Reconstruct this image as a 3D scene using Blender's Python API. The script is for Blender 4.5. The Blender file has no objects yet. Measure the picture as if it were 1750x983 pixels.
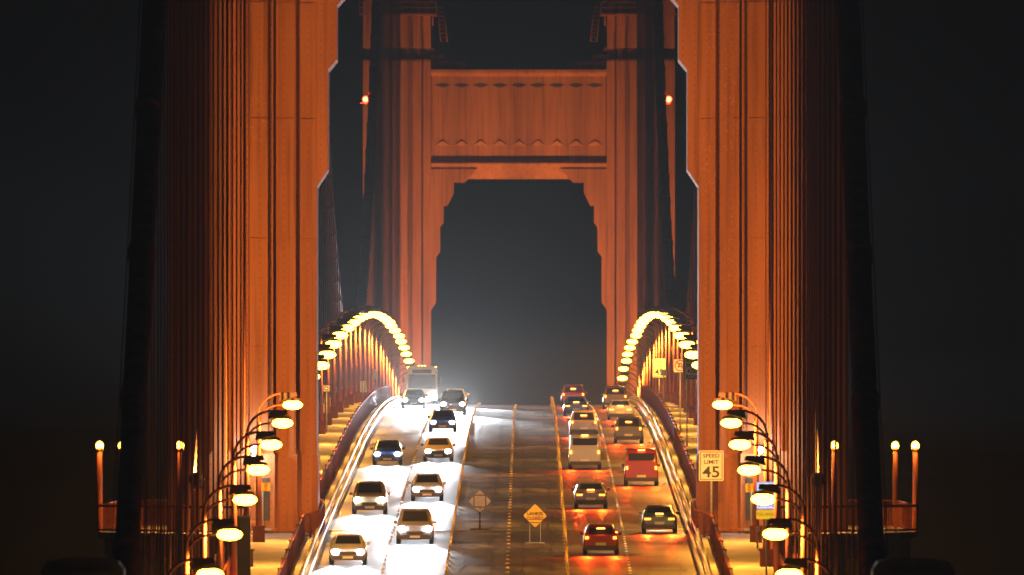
import bpy, math, random
from mathutils import Vector, Matrix
R = random.Random(7)
S = bpy.context.scene
C = S.collection

# ------------------------------------------------------------------ camera, world, exposure
F_PX = 36100.0                                   # focal length in pixels of the 1750 px wide photograph
cam_d = bpy.data.cameras.new('camera'); cam = bpy.data.objects.new('camera', cam_d); C.objects.link(cam)
cam_d.sensor_width = 36.0; cam_d.lens = 36.0 * F_PX / 1750.0
cam_d.clip_start = 1.0; cam_d.clip_end = 20000.0
cam.location = (1.07, 0, 0)
cam.rotation_euler = (math.radians(90) + math.atan(219.5 / F_PX), 0, 28.0 / F_PX)
cam_d.dof.use_dof = True; cam_d.dof.focus_distance = 1350; cam_d.dof.aperture_fstop = 742.6 / 1000 / 0.19
S.camera = cam
W = bpy.data.worlds.new('World'); S.world = W; W.use_nodes = True
bg = W.node_tree.nodes['Background']; bg.inputs[0].default_value = (0.75, 0.88, 1.0, 1); bg.inputs[1].default_value = 0.0006
S.view_settings.view_transform = 'Standard'; S.view_settings.look = 'None'
S.view_settings.exposure = 0.0; S.view_settings.gamma = 1.0
S.render.engine = 'CYCLES'
cy = S.cycles
cy.use_denoising = True
cy.max_bounces = 4; cy.diffuse_bounces = 2; cy.glossy_bounces = 2; cy.volume_bounces = 0; cy.transmission_bounces = 2
cy.sample_clamp_indirect = 3.0; cy.use_light_tree = True; cy.caustics_reflective = False; cy.caustics_refractive = False

HAZE_DENSITY = 5.2e-05
HAZE_G = 0.45
P_STREET = 9500.0
P_FLOOD = 40000.0
P_WALK = 70.0
P_HEAD = 46000.0
P_TAIL = 100.0
SODIUM = (1.0, 0.40, 0.055)
COOL = (0.86, 0.93, 1.0)

# ------------------------------------------------------------------ materials
def nodes(m):
    m.use_nodes = True
    nt = m.node_tree
    return nt, nt.nodes, nt.links, nt.nodes['Principled BSDF']
def mat(name, col, rough=0.6, metal=0.0, noise=0.25, scale=1.5, bump=0.0, bscale=20, streak=False, spec=None, trans=0.0):
    m = bpy.data.materials.new(name); nt, N, L, b = nodes(m)
    b.inputs['Roughness'].default_value = rough; b.inputs['Metallic'].default_value = metal
    if spec is not None: b.inputs['Specular IOR Level'].default_value = spec
    tc = N.new('ShaderNodeTexCoord')
    mp = N.new('ShaderNodeMapping'); L.new(tc.outputs['Object'], mp.inputs[0])
    mp.inputs['Scale'].default_value = (1, 1, 0.12) if streak else (1, 1, 1)
    n = N.new('ShaderNodeTexNoise'); n.inputs['Scale'].default_value = scale; n.inputs['Detail'].default_value = 6
    L.new(mp.outputs[0], n.inputs['Vector'])
    cr = N.new('ShaderNodeValToRGB')
    e = cr.color_ramp.elements
    e[0].position = 0.3; e[1].position = 0.72
    e[0].color = tuple(c * (1 - noise) for c in col) + (1,); e[1].color = tuple(min(1, c * (1 + noise)) for c in col) + (1,)
    L.new(n.outputs['Fac'], cr.inputs[0]); L.new(cr.outputs[0], b.inputs['Base Color'])
    if bump:
        n2 = N.new('ShaderNodeTexNoise'); n2.inputs['Scale'].default_value = bscale; n2.inputs['Detail'].default_value = 5
        L.new(tc.outputs['Object'], n2.inputs['Vector'])
        bp = N.new('ShaderNodeBump'); bp.inputs['Strength'].default_value = bump; bp.inputs['Distance'].default_value = 0.02
        L.new(n2.outputs['Fac'], bp.inputs['Height']); L.new(bp.outputs[0], b.inputs['Normal'])
    return m
def emis(name, col, strength):
    m = bpy.data.materials.new(name); nt, N, L, b = nodes(m)
    b.inputs['Base Color'].default_value = (0.6, 0.6, 0.6, 1)
    b.inputs['Emission Color'].default_value = tuple(col) + (1,); b.inputs['Emission Strength'].default_value = strength
    return m

def tower_paint():
    """international orange paint: vertical weather streaks, rows of rivet heads, chipped repainted patches"""
    m = bpy.data.materials.new('tower paint'); nt, N, L, b = nodes(m)
    b.inputs['Roughness'].default_value = 0.85; b.inputs['Specular IOR Level'].default_value = 0.06
    tc = N.new('ShaderNodeTexCoord'); geo = tc.outputs['Object']
    def mapping(sc):
        mp = N.new('ShaderNodeMapping'); mp.inputs['Scale'].default_value = sc; L.new(geo, mp.inputs[0]); return mp.outputs[0]
    def noise(sc, scale, detail=6):
        n = N.new('ShaderNodeTexNoise'); n.inputs['Scale'].default_value = scale; n.inputs['Detail'].default_value = detail
        L.new(mapping(sc), n.inputs['Vector']); return n.outputs['Fac']
    def mth(op, a, c=None):
        n = N.new('ShaderNodeMath'); n.operation = op
        for i, v in enumerate((a, c)):
            if v is None: continue
            if isinstance(v, (int, float)): n.inputs[i].default_value = v
            else: L.new(v, n.inputs[i])
        return n.outputs[0]
    cr = N.new('ShaderNodeValToRGB'); e = cr.color_ramp.elements
    e[0].position = 0.3; e[0].color = (0.38, 0.15, 0.06, 1); e[1].position = 0.75; e[1].color = (0.52, 0.215, 0.09, 1)
    L.new(noise((1, 1, .07), 1.3), cr.inputs[0])
    st_ = N.new('ShaderNodeMapRange'); st_.inputs[1].default_value = .52; st_.inputs[2].default_value = .72; st_.inputs[3].default_value = 1; st_.inputs[4].default_value = .62
    L.new(noise((1, 1, .035), 3.6, 8), st_.inputs[0])
    rs = N.new('ShaderNodeMixRGB'); rs.blend_type = 'MULTIPLY'; rs.inputs[0].default_value = 1; L.new(cr.outputs[0], rs.inputs[1]); L.new(st_.outputs[0], rs.inputs[2])
    # chipped pale patches
    patch = mth('MULTIPLY', mth('GREATER_THAN', noise((1, 1, .5), .16, 2), .60), mth('GREATER_THAN', noise((1, 1, 1), 6.0, 8), .60))
    mx = N.new('ShaderNodeMixRGB'); mx.inputs[2].default_value = (0.62, 0.33, 0.2, 1)
    L.new(mth('MULTIPLY', patch, .3), mx.inputs[0]); L.new(rs.outputs[0], mx.inputs[1])
    # rivet dots: columns 0.55 m apart, rows 0.32 m apart
    sx = N.new('ShaderNodeSeparateXYZ'); L.new(geo, sx.inputs[0])
    fx = mth('SUBTRACT', mth('FRACT', mth('MULTIPLY', sx.outputs[0], 1.6)), .5)
    fz = mth('SUBTRACT', mth('FRACT', mth('MULTIPLY', sx.outputs[2], 2.6)), .5)
    d = mth('ADD', mth('POWER', mth('MULTIPLY', fx, .62), 2), mth('POWER', mth('MULTIPLY', fz, .385), 2))
    dot = mth('LESS_THAN', d, .0016)
    mx2 = N.new('ShaderNodeMixRGB'); mx2.inputs[2].default_value = (0.2, 0.05, 0.03, 1)
    L.new(mth('MULTIPLY', dot, .55), mx2.inputs[0]); L.new(mx.outputs[0], mx2.inputs[1])
    L.new(mx2.outputs[0], b.inputs['Base Color'])
    bp = N.new('ShaderNodeBump'); bp.inputs['Strength'].default_value = .35; bp.inputs['Distance'].default_value = .03
    L.new(noise((1, 1, .3), 2.2), bp.inputs['Height']); L.new(bp.outputs[0], b.inputs['Normal'])
    return m
M = {}
M['tower'] = tower_paint()
M['steel'] = mat('orange painted steel', (0.46, 0.135, 0.07), .55, noise=.25, scale=3)
M['rope'] = mat('suspender rope paint', (0.20, 0.072, 0.032), .85, spec=.08, noise=.3, scale=2)
M['cable'] = mat('main cable paint', (0.30, 0.08, 0.045), .85, spec=.08, noise=.3, scale=1.2, bump=.3, bscale=6)
M['pole'] = mat('lamp post paint', (0.33, 0.10, 0.055), .55, noise=.2, scale=3)
M['housing'] = mat('dark luminaire housing', (0.11, 0.06, 0.04), .6)
M['conc'] = mat('walkway concrete', (0.42, 0.38, 0.33), .75, noise=.22, scale=.7, bump=.25, bscale=9)
M['galv'] = mat('galvanised rail steel', (0.42, 0.42, 0.43), .6, metal=.4, noise=.15, scale=4)
M['rail'] = mat('railing paint', (0.24, 0.07, 0.035), .9, spec=.06, noise=.25, scale=3)
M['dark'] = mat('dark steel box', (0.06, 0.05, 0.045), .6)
M['white'] = mat('white sign sheeting', (0.80, 0.78, 0.70), .5, noise=.06)
M['black'] = mat('black sign print', (0.02, 0.02, 0.02), .6, noise=.1)
M['yellow'] = mat('yellow sign sheeting', (0.85, 0.55, 0.04), .5, noise=.08)
M['orange'] = mat('orange roll up sign fabric', (0.80, 0.38, 0.10), .6, noise=.12)
def cloth(name, col):
    m = mat(name, col, .7, noise=.12); nt = m.node_tree; b = nt.nodes['Principled BSDF']; out = nt.nodes['Material Output']
    tr = nt.nodes.new('ShaderNodeBsdfTranslucent'); tr.inputs[0].default_value = (.9, .8, .7, 1)
    mx = nt.nodes.new('ShaderNodeMixShader'); mx.inputs[0].default_value = .4
    nt.links.new(b.outputs[0], mx.inputs[1]); nt.links.new(tr.outputs[0], mx.inputs[2]); nt.links.new(mx.outputs[0], out.inputs[0]); return m
M['orangebk'] = cloth('sign fabric reverse', (0.92, 0.90, 0.88))
M['blue'] = mat('blue sign sheeting', (0.10, 0.16, 0.50), .5, noise=.08)
M['paleblue'] = mat('pale blue plate', (0.30, 0.45, 0.62), .5, noise=.06)
M['red'] = mat('red sign print', (0.65, 0.04, 0.03), .5, noise=.05)
M['tube'] = mat('yellow plastic lane tube', (0.85, 0.55, 0.05), .45, noise=.08)
M['marker'] = mat('white ceramic lane marker', (0.85, 0.83, 0.75), .35, noise=.08)
M['ymarker'] = mat('pale yellow lane marker', (0.80, 0.62, 0.30), .4, noise=.1)
M['stone'] = mat('pylon concrete', (0.20, 0.19, 0.175), .85, noise=.3, scale=.6, bump=.3, bscale=4)
M['glass'] = mat('car glass', (0.02, 0.022, 0.025), .08, noise=.05, spec=.7)
M['tyre'] = mat('tyre rubber', (0.02, 0.02, 0.02), .85)
M['rim'] = mat('wheel rim', (0.4, 0.4, 0.42), .35, metal=.8)
M['plate'] = mat('licence plate', (0.7, 0.7, 0.68), .5, noise=.05)
M['sea'] = mat('bay water', (0.008, 0.012, 0.016), .12, noise=.2, scale=.02, bump=.6, bscale=.4)
M['hill'] = mat('dark headland', (0.03, 0.035, 0.02), .95, noise=.4, scale=.01)
def emissive(name, col, e):  # sign sheeting with even emission added in its own colour
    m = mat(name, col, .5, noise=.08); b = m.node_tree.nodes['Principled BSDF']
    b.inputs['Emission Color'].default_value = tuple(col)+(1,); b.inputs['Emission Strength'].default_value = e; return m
M['blue_emit'] = emissive('backlit blue sign face', (0.22, 0.25, 0.60), 1.1)
M['yellow_emit'] = emissive('backlit yellow sign face', (0.90, 0.55, 0.02), .75)
M['white_emit'] = emissive('backlit white lettering', (0.9, 0.9, 0.85), 1.2)
M['lens'] = emis('sodium lens', (1.0, 0.52, 0.035), 24)
M['wlens'] = emis('walkway lamp globe', (1.0, 0.45, 0.03), 26)
M['flens'] = emis('floodlight glass', (1.0, 0.45, 0.08), 8)
M['coollens'] = emis('cool white lamp', (0.85, 0.9, 1.0), 30)
M['headlens'] = emis('headlight lens', (0.88, 0.94, 1.0), 420)
M['taillens'] = emis('tail light lens', (1.0, 0.16, 0.015), 9)
M['brakelens'] = emis('brake light lens', (1.0, 0.22, 0.03), 22)
M['amber'] = emis('amber marker lens', (1.0, 0.5, 0.06), 9)
M['beacon'] = emis('red beacon lens', (1.0, 0.045, 0.01), 14)
M['farlens'] = emis('distant lamp', (0.8, 0.88, 1.0), 30)

def asphalt():
    m = bpy.data.materials.new('damp asphalt'); nt, N, L, b = nodes(m)
    tc = N.new('ShaderNodeTexCoord')
    mp = N.new('ShaderNodeMapping'); mp.inputs['Scale'].default_value = (1, .12, 1); L.new(tc.outputs['Object'], mp.inputs[0])
    n = N.new('ShaderNodeTexNoise'); n.inputs['Scale'].default_value = .8; n.inputs['Detail'].default_value = 8; L.new(mp.outputs[0], n.inputs['Vector'])
    cr = N.new('ShaderNodeValToRGB'); e = cr.color_ramp.elements
    e[0].position = .3; e[0].color = (.03, .029, .028, 1); e[1].position = .7; e[1].color = (.13, .122, .115, 1)
    L.new(n.outputs['Fac'], cr.inputs[0]); L.new(cr.outputs[0], b.inputs['Base Color'])
    r2 = N.new('ShaderNodeMapRange'); r2.inputs[3].default_value = .34; r2.inputs[4].default_value = .70
    L.new(n.outputs['Fac'], r2.inputs[0]); L.new(r2.outputs[0], b.inputs['Roughness'])
    n2 = N.new('ShaderNodeTexNoise'); n2.inputs['Scale'].default_value = 1.2; n2.inputs['Detail'].default_value = 4
    L.new(tc.outputs['Object'], n2.inputs['Vector'])
    bp = N.new('ShaderNodeBump'); bp.inputs['Strength'].default_value = .12; bp.inputs['Distance'].default_value = .01
    L.new(n2.outputs['Fac'], bp.inputs['Height']); L.new(bp.outputs[0], b.inputs['Normal'])
    return m
M['asphalt'] = asphalt()

# ------------------------------------------------------------------ helpers
class MB:
    def __init__(s): s.v = []; s.f = []; s.sm = []
    def face(s, pts, smooth=False):
        i = len(s.v); s.v += [tuple(p) for p in pts]; s.f.append(tuple(range(i, i + len(pts)))); s.sm.append(smooth); return s
    def box(s, x0, x1, y0, y1, z0, z1):
        if x0 > x1: x0, x1 = x1, x0
        i = len(s.v)
        s.v += [(x0,y0,z0),(x1,y0,z0),(x1,y1,z0),(x0,y1,z0),(x0,y0,z1),(x1,y0,z1),(x1,y1,z1),(x0,y1,z1)]
        for q in ((0,3,2,1),(4,5,6,7),(0,1,5,4),(1,2,6,5),(2,3,7,6),(3,0,4,7)): s.f.append(tuple(i+k for k in q)); s.sm.append(False)
        return s
    def prism(s, poly, a, b, axis='y'):
        """poly: points in the plane; extruded from a to b along axis"""
        P = {'y': lambda p, t: (p[0], t, p[1]), 'x': lambda p, t: (t, p[0], p[1]), 'z': lambda p, t: (p[0], p[1], t)}[axis]
        n = len(poly); i = len(s.v)
        s.v += [P(p, a) for p in poly] + [P(p, b) for p in poly]
        s.f.append(tuple(i+k for k in range(n))); s.f.append(tuple(i+n+k for k in reversed(range(n)))); s.sm += [False, False]
        for k in range(n):
            k2 = (k+1) % n; s.f.append((i+k2, i+k, i+n+k, i+n+k2)); s.sm.append(False)
        return s
    def tube(s, pts, r, n=8, cap=True, smooth=True):
        """pts list of Vectors; r a number or a list"""
        pts = [Vector(p) for p in pts]; i = len(s.v); m = len(pts)
        rr = r if isinstance(r, (list, tuple)) else [r]*m
        for k, p in enumerate(pts):
            d = (pts[min(k+1, m-1)] - pts[max(k-1, 0)]).normalized()
            u = d.cross(Vector((0,0,1)) if abs(d.z) < .9 else Vector((0,1,0))).normalized(); w = d.cross(u)
            for j in range(n):
                a = 2*math.pi*j/n
                s.v.append(tuple(p + (u*math.cos(a) + w*math.sin(a))*rr[k]))
        for k in range(m-1):
            for j in range(n):
                j2 = (j+1) % n
                s.f.append((i+k*n+j, i+k*n+j2, i+(k+1)*n+j2, i+(k+1)*n+j)); s.sm.append(smooth)
        if cap:
            s.f.append(tuple(i+j for j in reversed(range(n)))); s.f.append(tuple(i+(m-1)*n+j for j in range(n))); s.sm += [False, False]
        return s
    def ellipsoid(s, c, rx, ry, rz, nu=12, nv=6, zmin=-1):
        i = len(s.v)
        for a in range(nv+1):
            th = math.pi*a/nv
            for b in range(nu):
                ph = 2*math.pi*b/nu
                z = max(math.cos(th), zmin)
                s.v.append((c[0]+rx*math.sin(th)*math.cos(ph), c[1]+ry*math.sin(th)*math.sin(ph), c[2]+rz*z))
        for a in range(nv):
            for b in range(nu):
                b2 = (b+1) % nu
                s.f.append((i+a*nu+b, i+(a+1)*nu+b, i+(a+1)*nu+b2, i+a*nu+b2)); s.sm.append(True)
        return s
    def mesh(s, name):
        me = bpy.data.meshes.new(name); me.from_pydata(s.v, [], s.f); me.update()
        me.polygons.foreach_set('use_smooth', s.sm)
        return me
    def build(s, name, m, parent=None, loc=(0,0,0), fix=True):
        me = s.mesh(name)
        if fix:
            import bmesh
            b = bmesh.new(); b.from_mesh(me); bmesh.ops.remove_doubles(b, verts=b.verts, dist=1e-5) if len(s.v) < 4000 and any(s.sm) else None
            bmesh.ops.recalc_face_normals(b, faces=b.faces); b.to_mesh(me); b.free()
        me.materials.append(m)
        return link(name, me, parent, loc)
def link(name, data, parent=None, loc=(0,0,0)):
    o = bpy.data.objects.new(name, data); C.objects.link(o); o.location = loc; o.parent = parent; return o
def tag(o, label, cat, group=None, kind=None):
    if kind: o['kind'] = kind
    if label: o['label'] = label
    if cat: o['category'] = cat
    if group: o['group'] = group
    return o
def thing(name, label, cat, loc=(0,0,0), group=None, rz=0):
    o = bpy.data.objects.new(name, None); C.objects.link(o); o.location = loc; o.rotation_euler = (0,0,rz); o.empty_display_size = .3
    return tag(o, label, cat, group)
KIDS = {}
def kids(o):
    return list(o.children)
def copy_tree(o, parent=None, loc=None, rz=None):
    c = o.copy(); C.objects.link(c); c.parent = parent
    if loc is not None: c.location = loc
    if rz is not None: c.rotation_euler = (c.rotation_euler[0], c.rotation_euler[1], rz)
    for ch in kids(o): copy_tree(ch, c)
    return c
def lamp(name, kind, power, col, parent, loc, rot=(0,0,0), size=.2, cone=120, blend=.5):
    d = bpy.data.lights.new(name, kind); d.energy = power; d.color = col
    if kind == 'AREA': d.shape = 'DISK'; d.size = size
    else: d.shadow_soft_size = size
    if kind == 'SPOT': d.spot_size = math.radians(cone); d.spot_blend = blend
    o = link(name, d, parent, loc); o.rotation_euler = rot; return o
def aim(frm, to):
    return (Vector(to) - Vector(frm)).to_track_quat('-Z', 'Y').to_euler()
def text(body, size, m, parent, loc, name='lettering', align='CENTER', rot=(math.radians(90),0,0), sx=1.0, bold=.0):
    c = bpy.data.curves.new(name, 'FONT'); c.body = body; c.size = size; c.align_x = align; c.align_y = 'CENTER'
    c.extrude = .003; c.offset = bold; c.resolution_u = 3
    o = bpy.data.objects.new(name, c); C.objects.link(o)
    bpy.context.view_layer.update()
    me = bpy.data.meshes.new_from_object(o.evaluated_get(bpy.context.evaluated_depsgraph_get()))
    bpy.data.objects.remove(o); bpy.data.curves.remove(c)
    me.materials.clear(); me.materials.append(m)
    o = link(name, me, parent, loc); o.rotation_euler = rot; o.scale = (sx, 1, 1); return o
ORD = ['first','second','third','fourth','fifth','sixth','seventh','eighth','ninth','tenth','eleventh','twelfth','thirteenth','fourteenth','fifteenth','sixteenth','seventeenth','eighteenth','nineteenth','twentieth','twenty-first','twenty-second','twenty-third','twenty-fourth','twenty-fifth','twenty-sixth','twenty-seventh','twenty-eighth','twenty-ninth','thirtieth']

# ------------------------------------------------------------------ the long profile of the roadway
LAMP_H = 7.4
KN = [(500,-15.2),(640,-10.6),(797,-5.78),(934,-2.17),(1071,.77),(1231,3.48),(1400,6.1),(1580,7.79),(1760,8.3),(1950,7.5),(2146,5.41),(2255,3.3),(2374,.9),(2560,-3.2),(2800,-9),(3200,-19)]
def roadz(y):
    n = len(KN)
    for k in range(n-1):
        if y <= KN[k+1][0] or k == n-2: break
    def sl(i):
        a = max(i-1, 0); b = min(i+1, n-1); return (KN[b][1]-KN[a][1])/(KN[b][0]-KN[a][0])
    h = KN[k+1][0]-KN[k][0]; t = (y-KN[k][0])/h
    a, b, c, d = 2*t**3-3*t*t+1, t**3-2*t*t+t, -2*t**3+3*t*t, t**3-t*t
    return a*KN[k][1]+b*h*sl(k)+c*KN[k+1][1]+d*h*sl(k+1) - LAMP_H
def slope(y): return math.atan((roadz(y+2)-roadz(y-2))/4)
TS, TN = 1097.0, 2377.0           # the two towers
CURB = 9.5
WALK = .22
def strip(name, cross, y0, y1, step, m, kind='structure', parent=None, xf=None):
    """sweep a cross-section [(x, dz)...] along the road profile"""
    mb = MB(); n = len(cross); ys = []
    y = y0
    while y < y1 - 1e-6: ys.append(y); y += step
    ys.append(y1)
    for y in ys:
        z = roadz(y)
        for x, dz in cross: mb.v.append((x if xf is None else xf(x, y), y, z+dz))
    for k in range(len(ys)-1):
        for j in range(n-1):
            mb.f.append((k*n+j, k*n+j+1, (k+1)*n+j+1, (k+1)*n+j)); mb.sm.append(True if n == 2 else False)
    o = mb.build(name, m, parent, fix=False)
    if kind: o['kind'] = kind
    return o
# ------------------------------------------------------------------ the setting
road = strip('road', [(-CURB, 0), (CURB, 0)], 560, 3100, 6, M['asphalt'])
M['tar'] = mat('tar seam', (0.018, 0.017, 0.016), .5); M['patch'] = mat('asphalt patch', (0.05, 0.047, 0.045), .7, noise=.3, scale=3)
M['patch2'] = mat('pale asphalt patch', (0.13, 0.12, 0.11), .75, noise=.3, scale=3)
def on_road(x0, x1, y0, y1, dz=.005):
    v = [(x0,y0),(x1,y0),(x1+R.uniform(-.2,.2),y1),(x0+R.uniform(-.2,.2),y1)]
    return MB().face([(x, y, roadz(y)+dz) for x, y in v])
yj = 990.0
while yj < 1740:
    MB().face([(x, y, roadz(y)+.009) for x, y in ((-9.3,yj-.22),(9.3,yj-.22),(9.3,yj+.22),(-9.3,yj+.22))]).build('deck_joint', M['tar'], road, fix=False)
    yj += 15.24
for k in range(46):
    xc = R.choice([-7.6,-4.5,-1.5,-1.4,1.5,1.6,4.5,7.6])+R.uniform(-.5,.5); yc = R.uniform(985, 1600); w_ = R.uniform(.3,1.2); l_ = R.uniform(1.5,7)
    on_road(xc-w_, xc+w_, yc, yc+l_, .004+k*.00008).build('patch', M['patch'] if k % 3 else M['patch2'], road, fix=False)
for xs in (-8.4,-6.9,-5.3,-3.8,-2.2,-.8,.8,2.2,3.8,5.3,6.9,8.4):       # sealed cracks wandering along the wheel paths
    pts = []; y = 985; x = xs
    while y < 1700: pts.append((x, y, roadz(y)+.011)); x = xs+R.uniform(-.18,.18); y += R.uniform(4,9)
    m_ = MB()
    for p, q in zip(pts, pts[1:]): m_.face([(p[0]-.03,p[1],p[2]),(p[0]+.03,p[1],p[2]),(q[0]+.03,q[1],q[2]),(q[0]-.03,q[1],q[2])])
    m_.build('sealed_crack', M['tar'], road, fix=False)
for s in (-1, 1):
    c = [(s*CURB, 0), (s*CURB, WALK), (s*13.15, WALK), (s*13.15, -.4), (s*CURB, -.4)]
    if s > 0: c = c[::-1]
    w = strip('walkway', c, 560, 3100, 6, M['conc'])
sea = MB(); sea.face([(-2600,-450,-75),(2600,-450,-75),(2600,6200,-75),(-2600,6200,-75)]); o = sea.build('water', M['sea']); o['kind'] = 'structure'
hb = MB(); hg = {}
hx, hy = 26, 20
for j in range(hy+1):
    for i in range(hx+1):
        x = -2400+4800*i/hx; y = 2760+3200*j/hy
        t = min(1, j/5.0)
        z = -76 + t*(58 + 14*math.sin(i*.9+j*.4) + 9*math.sin(i*.37-j*1.1))
        hb.v.append((x, y, min(z, -2)))
for j in range(hy):
    for i in range(hx):
        a = j*(hx+1)+i; hb.f.append((a, a+1, a+hx+2, a+hx+1)); hb.sm.append(True)
o = hb.build('hill', M['hill'], fix=False); o['kind'] = 'structure'
for px, lab in ((877, 'tiny bluish white lamp over the road crest, the left of two'), (899, 'tiny bluish white lamp over the road crest, the right of two')):
    d = 3600.0; x = 1.07 + (px-903)*d/F_PX
    t = thing('hillside_lamp', lab, 'lamp', (x, d, -35))
    MB().tube([(0,0,0),(0,0,36.2)], .12, 6).build('pole', M['dark'], t)
    MB().ellipsoid((0,-.1,36.45), .28, .2, .2).build('lens', M['farlens'], t)

# transverse joint in the roadway before the tower, a comb of steel fingers
jt = MB(); y = 1104.5
for k in range(190):
    x = -9.4 + k*.099
    jt.box(x, x+.055, y-.35, y+.35, roadz(y)+.004, roadz(y)+.03)
tag(jt.build('expansion_joint', M['galv']), 'finger joint of pale steel crossing the roadway between the tower legs', 'expansion joint')

# ------------------------------------------------------------------ towers
def ly(Yt, d): return Yt - d
def make_tower(Yt, label, near):
    T = thing('bridge_tower', label, 'bridge tower', (0, Yt, 0))
    zt = roadz(Yt)
    P = M['tower']
    for s in (-1, 1):
        X = lambda x: s*x
        # cells: (inner x, outer x, half depth)
        cells = [(12.1, 15.3, 7.0, 'leg_cell'), (10.95, 16.45, 5.8, 'leg_cell'), (9.88, 17.52, 4.4, 'leg_cell')]
        for (a, b, d, nm) in cells:
            q = MB().box(X(a), X(b), -d, d, -76+4, 40.0)
            q.box(X(a+.15), X(b-.15), -d+1.7, d-1.7, 40.0, 41.3)
            q.box(X(a+.02), X(b-.02), -d+.7, d-.7, 41.3, 92)
            q.box(X(a+.25), X(b-.25), -d+1.5, d-1.5, 92, 146)
            q.build(nm, P, T)
        # front plates with open joints between them
        zs = [-1.85, 3.6, 9.2, 15.4, 21.4, 27.6, 34.0, 39.85]
        for k in range(len(zs)-1):
            z0, z1 = zs[k]+.03, zs[k+1]-.03
            for (a, b, d) in ((12.12, 15.28, 7.0), (10.97, 12.06, 5.8), (15.34, 16.43, 5.8), (9.9, 10.9, 4.4), (16.5, 17.5, 4.4)):
                for sd in (-1, 1):
                    MB().box(X(a+.06), X(b-.06), sd*d, sd*(d+.06), z0, z1).build('steel_plate', P, T)
        # the same on the upper shaft
        for k in range(4):
            z0, z1 = 41.4+k*6.2, 47.5+k*6.2
            for (a, b, d) in ((12.2, 15.2, 6.3), (11.05, 12.0, 5.1), (9.98, 10.85, 3.7)):
                MB().box(X(a), X(b), -d-.05, -d, z0, z1).build('steel_plate', P, T)
        # paired ribs up the middle of the leg
        for xr in (13.50, 13.98):
            MB().box(X(xr), X(xr+.14), -7.32, -7.06, -1.8, 39.9).build('rib', M['steel'], T)
        # vertical seams
        for (xr, d) in ((12.36, 7.06), (11.35, 5.86), (11.75, 5.86)):
            MB().box(X(xr), X(xr+.05), -d-.07, -d, -1.8, 39.8).build('seam_strip', P, T)
        # thicker casing round the foot
        foot = MB()
        foot.box(X(12.02), X(15.38), -7.2, 7.2, zt-.6, -1.95)
        foot.box(X(10.87), X(16.55), -6.0, 6.0, zt-.6, -1.97)
        foot.box(X(9.8), X(17.6), -4.6, 4.6, zt-.6, -1.99)
        fo = foot.build('foot_casing', P, T)
        MB().box(X(12.28), X(12.92), -7.24, -7.2, zt+.75, zt+2.95).build('door', M['dark'], fo)
        MB().box(X(12.2), X(13.0), -7.9, -7.2, zt+WALK, zt+WALK+.14).build('step', M['conc'], fo)
        for xx in (9.95, 10.9, 11.9):
            MB().box(X(xx), X(xx+.5), -7.32 if xx > 11.5 else -6.2, -6, zt+WALK, zt+WALK+.12).build('base_angle', M['steel'], fo)
        # corbels stepping in towards the portal
        poly = [(10.9,11.4),(9.86,11.9),(9.3,12.75),(9.3,17.9),(8.85,18.45),(8.85,21.25),(8.45,21.7),(8.45,23.6),(8.05,23.6),(7.3,25.1),(7.3,26.25),(6.15,26.25),(5.72,26.64),(4.67,27.75),(10.9,27.75)]
        MB().prism([(X(a), b) for a, b in poly], -4.3, 4.3).build('corbel', P, T)
        for (xa, z) in ((9.3, 12.75), (8.85, 18.45)):        # slight seams where the corbel blocks meet
            MB().box(X(xa+.55), X(xa+.6), -4.33, -4.3, z, 27.7).build('seam_strip', P, T)
    # portal struts
    for zb, full in ((0, True), (36, False), (70, False), (101, False)):
        st = MB()
        yf = -4.4
        for sd in (-1, 1):
            cs = [(sd*(yf+1.3), zb+26.65), (sd*yf, zb+28.3), (sd*yf, zb+28.42), (sd*(yf+.75), zb+29.0), (sd*(yf+.75), zb+38.15), (sd*(yf+.2), zb+38.55), (sd*(yf+.2), zb+38.9), (0, zb+38.9), (0, zb+26.65)]
            st.prism(cs, -10.9, 10.9, 'x')
        so = st.build('portal_strut', P, T)
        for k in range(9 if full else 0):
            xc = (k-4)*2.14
            # a small wedge whose sloping face looks down, and above it a dark lozenge plate that paints the shade of a recess
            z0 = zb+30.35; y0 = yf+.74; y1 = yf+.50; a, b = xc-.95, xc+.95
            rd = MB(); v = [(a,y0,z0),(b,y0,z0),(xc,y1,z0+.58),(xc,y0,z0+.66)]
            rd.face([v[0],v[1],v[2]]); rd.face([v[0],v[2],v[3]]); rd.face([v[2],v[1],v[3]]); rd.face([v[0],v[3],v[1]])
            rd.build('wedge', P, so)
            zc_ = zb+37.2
            MB().prism([(xc-.93,zc_),(xc-.2,zc_-.27),(xc+.2,zc_-.27),(xc+.93,zc_),(xc+.2,zc_+.2),(xc-.2,zc_+.2)], yf+.735, yf+.76).build('shade_lozenge', M['dark'], so)
            MB().box(xc-1.06, xc-1.03, yf+.73, yf+.76, z0-.6, zc_+.5).build('seam_strip', P, so)
        for k in range(12 if full else 0):      # plate joints across the band
            xx = -5.2+k*.95
            MB().prism([(yf+1.27, zb+26.7), (yf-.02, zb+28.28), (yf+.1, zb+28.28), (yf+1.37, zb+26.7)], xx, xx+.03, 'x').build('joint_strip', M['steel'], so)
        for s in (-1, 1):
            for (xa, z0, z1, yb) in ((5.45, 39.35, 39.85, 1.0), (8.1, 40.1, 40.6, 1.4), (9.25, 40.95, 41.4, 1.8)):
                if not full: continue
                MB().prism([(s*xa, z0+zb), (s*10.93, z0+zb), (s*10.93, z1+zb), (s*(xa+.45), z1+zb)], yf+yb, -yf-yb).build('setback_step', P, so)
                MB().prism([(s*(xa+.6), z0+zb-.45), (s*10.93, z0+zb-.45), (s*10.93, z0+zb), (s*(xa+.6), z0+zb)], yf+yb+.9, -yf-yb-.9).build('setback_step', P, so)
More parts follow.
